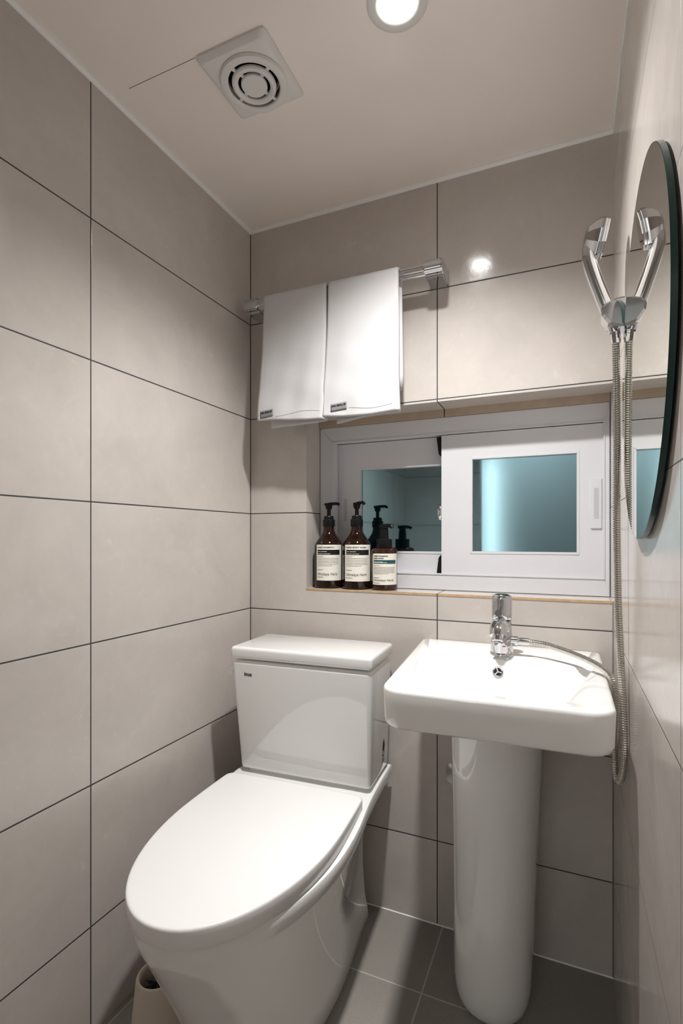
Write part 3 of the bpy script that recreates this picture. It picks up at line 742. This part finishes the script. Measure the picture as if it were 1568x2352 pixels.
fa('lever_cap', lv)
hx_ = catmull([(0.0, -0.020, 0.098), (-0.001, -0.034, 0.100), (-0.002, -0.048, 0.104)], 6)
fa('lever_handle', MB().addmesh(tube(hx_, [0.0075] * 6 + [0.0082] * (len(hx_) - 6), 16)))
bw = Matrix.Translation((0.016, 0.0, 0.034)) @ Matrix.Rotation(PI / 2, 4, 'Y')
fa('hose_outlet', MB().addmesh(lathe([(0.0, 0.0), (0.0118, 0.0), (0.0118, 0.020), (0.0100, 0.022), (0.0092, 0.024), (0.0092, 0.044), (0.0080, 0.046), (0.0, 0.046)], 24, bw)))
mk = MB(); ms = Matrix.Translation((0.008, -0.0252, 0.024)) @ Matrix.Rotation(0.32, 4, 'Z')
mk.rbox((-0.0035, -0.0006, -0.001), (0.0035, 0.0004, 0.001), 0, 1, 0, ms)
o = fa('red_mark', mk, plain('red_paint', (0.6, 0.05, 0.03), 0.4)); o['label'] = 'small red hot-water mark'

# shut-off valve on the wall behind the pedestal
vv = thing('shutoff_valve', 'round chrome water valve on the tiled wall peeking from behind the pedestal', 'valve', (0.648, 0, 0.426))
Mv = Matrix.Rotation(PI / 2, 4, 'X')
MB().addmesh(lathe([(0.0, 0.0), (0.025, 0.0), (0.024, 0.003), (0.012, 0.006), (0.008, 0.007), (0.008, 0.03), (0.0, 0.03)], 36, Mv)).build('escutcheon', M_chrome, vv)
MB().addmesh(lathe([(0.0, 0.026), (0.012, 0.026), (0.0135, 0.028), (0.0135, 0.044), (0.012, 0.047), (0.0, 0.048)], 12, Mv)).build('knob', M_chrome, vv)
MB().addmesh(tube(catmull([(0.0, -0.020, 0.006), (0.004, -0.021, 0.04), (0.03, -0.022, 0.10), (0.06, -0.023, 0.20), (0.075, -0.025, 0.27)], 8), 0.005, 10)).build('supply_hose', M_hose, vv)

# ------------------------------------------------------------------ toilet
OX = 0.285
toi = thing('toilet', 'white two-piece toilet with its lid closed in the tiled corner', 'toilet', (OX, 0, 0), math.radians(3.0))
def tp(name, me, mat, ang=40, parent=None):
    return MB().addmesh(me).build(name, mat, parent or toi, ang)
NB, NF = 10, 40
def body(z, l0, lc, lf, a, b, p=2.0, cx=0.0, n=NF):
    """plan section: straight back at l0, sides swelling to half width a at lc, rounded nose at lf (front = -y)"""
    out = []
    for k in range(n + 1):                       # nose, from right side round to left
        t = -PI / 2 + PI * k / n; s, c = math.sin(t), math.cos(t)
        out.append((cx - a * math.copysign(abs(s) ** (2 / p), s), -(lc + (lf - lc) * c ** (2 / p)) if c > 1e-9 else -lc, z))
    for k in range(1, NB + 1):                   # left side back to the wall
        u = k / NB; out.append((cx - (a + (b - a) * (u * u * (3 - 2 * u))), -(lc + (l0 - lc) * u), z))
    for k in range(1, NB): out.append((cx - b + 2 * b * k / NB, -l0, z))
    for k in range(NB): 
        u = 1 - k / NB; out.append((cx + (a + (b - a) * (u * u * (3 - 2 * u))), -(lc + (l0 - lc) * u), z))
    return out
bl = [body(0.000, .06, .30, .622, .142, .130), body(0.006, .058, .30, .626, .1445, .132), body(0.030, .060, .30, .625, .142, .130), body(0.075, .066, .30, .628, .139, .124),
      body(0.15, .070, .31, .648, .142, .120), body(0.22, .072, .33, .680, .154, .120), body(0.28, .070, .35, .708, .170, .128), body(0.325, .060, .37, .729, .183, .143),
      body(0.350, .045, .38, .741, .190, .165), body(0.366, .035, .39, .746, .1955, .184), body(0.378, .031, .40, .749, .1985, .190), body(0.399, .030, .40, .751, .2000, .191),
      body(0.4040, .032, .40, .749, .1980, .189), body(0.405, .037, .40, .745, .192, .184)]
def lifted(p):                               # the tank shelf stands a little higher than the rim
    u = min(1, max(0, (0.36 + p[1]) / 0.14)); k = min(1, max(0, (p[2] - 0.33) / 0.045))
    return (p[0], p[1], p[2] + 0.019 * u * u * (3 - 2 * u) * k)
bl = [[lifted(p) for p in r_] for r_ in bl]
tp('bowl', loft(bl), M_ceram, 50)
# closed seat and lid: back edge straight, corners rounded
def lidring(z, k, n=NF):
    a, b, l0, lc, lf = 0.1895 - k, 0.1865 - k, 0.256 + k, 0.42, 0.764 - k
    out = []
    for q in range(n + 1):
        t = -PI / 2 + PI * q / n; s, c = math.sin(t), math.cos(t)
        out.append((-a * math.copysign(abs(s) ** 0.97, s), -(lc + (lf - lc) * c ** 0.97) if c > 1e-9 else -lc, z))
    rc = 0.022
    for q in range(1, NB + 1):
        u = q / NB; out.append((-(a + (b - a) * u * u), -(lc + (l0 + rc - lc) * u), z))
    for q in range(1, 7):
        t = PI / 2 * q / 6; out.append((-(b - rc + rc * math.cos(t)), -(l0 + rc - rc * math.sin(t)), z))
    for q in range(1, NB): out.append((-(b - rc) + 2 * (b - rc) * q / NB, -l0, z))
    for q in range(7):
        t = PI / 2 * (1 - q / 6); out.append(((b - rc + rc * math.cos(t)), -(l0 + rc - rc * math.sin(t)), z))
    for q in range(1, NB):
        u = 1 - q / NB; out.append(((a + (b - a) * u * u), -(lc + (l0 + rc - lc) * u), z))
    return out
tp('seat', loft([lidring(0.4052, .020), lidring(0.4054, .003), lidring(0.4078, .0025), lidring(0.4080, .03)]), M_seat)
tp('seat_lid', loft([lidring(0.4088, .0030), lidring(0.4084, .0010), lidring(0.4096, .0000), lidring(0.4360, .0003), lidring(0.4388, .0010), lidring(0.4402, .0024), lidring(0.4409, .0045), lidring(0.4412, .009)], True, True), M_seat, 60)
for sx in (-1, 1):
    hg = MB(); hg.addmesh(lathe([(0.0, -0.018), (0.010, -0.018), (0.0105, -0.017), (0.0105, 0.017), (0.010, 0.018), (0.0, 0.018)], 20, Matrix.Translation((sx * 0.085, -0.240, 0.4155)) @ Matrix.Rotation(PI / 2, 4, 'Y')))
    hg.build('hinge', M_seat, toi)
TB, TTOP = 0.4275, 0.727
def tk(v):
    x, y, z = v; u = (z - TB) / (TTOP - TB)
    return (x * (0.945 + 0.055 * u), y if y > -0.1 else y - 0.030 * u, z)
tp('tank', rbox((-0.1950, -0.2060, TB), (0.1950, -0.045, TTOP), 0.011, 4, tk), M_ceram)
tp('tank_lid', rbox((-0.1970, -0.2385, TTOP + 0.0040), (0.1970, -0.0380, TTOP + 0.036), 0.0090, 5), M_ceram)
tp('tank_base', rbox((-0.168, -0.190, 0.415), (0.168, -0.060, 0.434), 0.006, 2), M_ceram)
lever = MB()
lever.addmesh(lathe([(0.0, 0.0), (0.011, 0.0), (0.011, 0.010), (0.0, 0.010)], 20, Matrix.Translation((-0.187, -0.150, 0.694)) @ Matrix.Rotation(-PI / 2, 4, 'Y')))
lever.rbox((-0.2220, -0.222, 0.683), (-0.1975, -0.140, 0.699), 0.004, 3)
lever.build('flush_lever', M_ceram, toi)
# maker's mark on the tank front, water-saving mark on its side
def fronty(z): return -(0.2060 + 0.030 * (z - TB) / (TTOP - TB)) - 0.0004
tv, tf = textmesh('inus', 0.0150, lambda x, y: (-0.157 + x, fronty(0.687 + y), 0.687 + y), 0.0225, 0.0005)
link('maker_lettering', mesh(tv, tf), M_ink, toi, None)
def sidex(z): return 0.1950 * (0.945 + 0.055 * (z - TB) / (TTOP - TB)) + 0.0005
st = MB()
def S2(u, w_): return (sidex(0.49 + w_), -0.098 + u, 0.49 + w_)      # u along +y, w up
n = 24
drop = [(0.0125 * math.sin(t) * (1 - math.cos(t)) / 1.6, 0.014 + 0.017 * math.cos(t)) for t in [2 * PI * k / n for k in range(n)]]
st.add([S2(a, b) for a, b in drop], [tuple(range(n))])
ro, ri = 0.0095, 0.0060
st.add([S2(r_ * math.cos(2 * PI * k / n), -0.010 + r_ * math.sin(2 * PI * k / n)) for r_ in (ro, ri) for k in range(n)], [(k, (k + 1) % n, n + (k + 1) % n, n + k) for k in range(n)])
for q in (0, 1):
    st.add([S2(-0.011, -0.026 - .007 * q), S2(0.011, -0.026 - .007 * q), S2(0.011, -0.0235 - .007 * q), S2(-0.011, -0.0235 - .007 * q)], [(0, 1, 2, 3)])
o = st.build('water_mark', M_ink, toi, None); o['label'] = 'small black water-drop mark on the tank side'
# ------------------------------------------------------------------ toilet brush in its pot
BX, BY = 0.138, -0.551
pot = thing('brush_holder', 'beige cone-shaped brush pot on the floor between toilet and left wall', 'brush holder', (BX, BY, 0))
MB().addmesh(lathe([(0.0, 0.0), (0.060, 0.0), (0.062, 0.003), (0.062, 0.018), (0.060, 0.024), (0.056, 0.027), (0.054, 0.032), (0.0445, 0.128), (0.0440, 0.134), (0.0420, 0.139), (0.0380, 0.1395), (0.0355, 0.136), (0.0350, 0.128), (0.044, 0.02), (0.0, 0.018)], 56)).build('pot', M_cream, pot)
br = thing('toilet_brush', 'black-bristled toilet brush standing in the beige pot', 'toilet brush', (BX, BY, 0.019))
bs = MB()
rnd = random.Random(5)
for k in range(170):
    z = 0.02 + 0.085 * rnd.random(); a = rnd.random() * 2 * PI; ln = 0.027 + 0.004 * rnd.random()
    d = Vector((math.cos(a), math.sin(a), 0.25 * rnd.uniform(-1, 1)))
    bs.addmesh(tube([Vector((0, 0, z)) + d * 0.004, Vector((0, 0, z)) + d * (ln * .5), Vector((0, 0, z)) + d * ln], [0.0016, 0.0014, 0.0009], 4))
bs.addmesh(lathe([(0.0, 0.0), (0.011, 0.0), (0.013, 0.05), (0.011, 0.112), (0.0, 0.113)], 20))
bs.build('bristle_head', M_bris, br)
MB().addmesh(tube([Vector((0.001, 0, 0.10)), Vector((0.003, 0.001, 0.16)), Vector((0.005, 0.002, 0.225))], [0.0055, 0.005, 0.007], 14)).build('stick', M_cream, br)
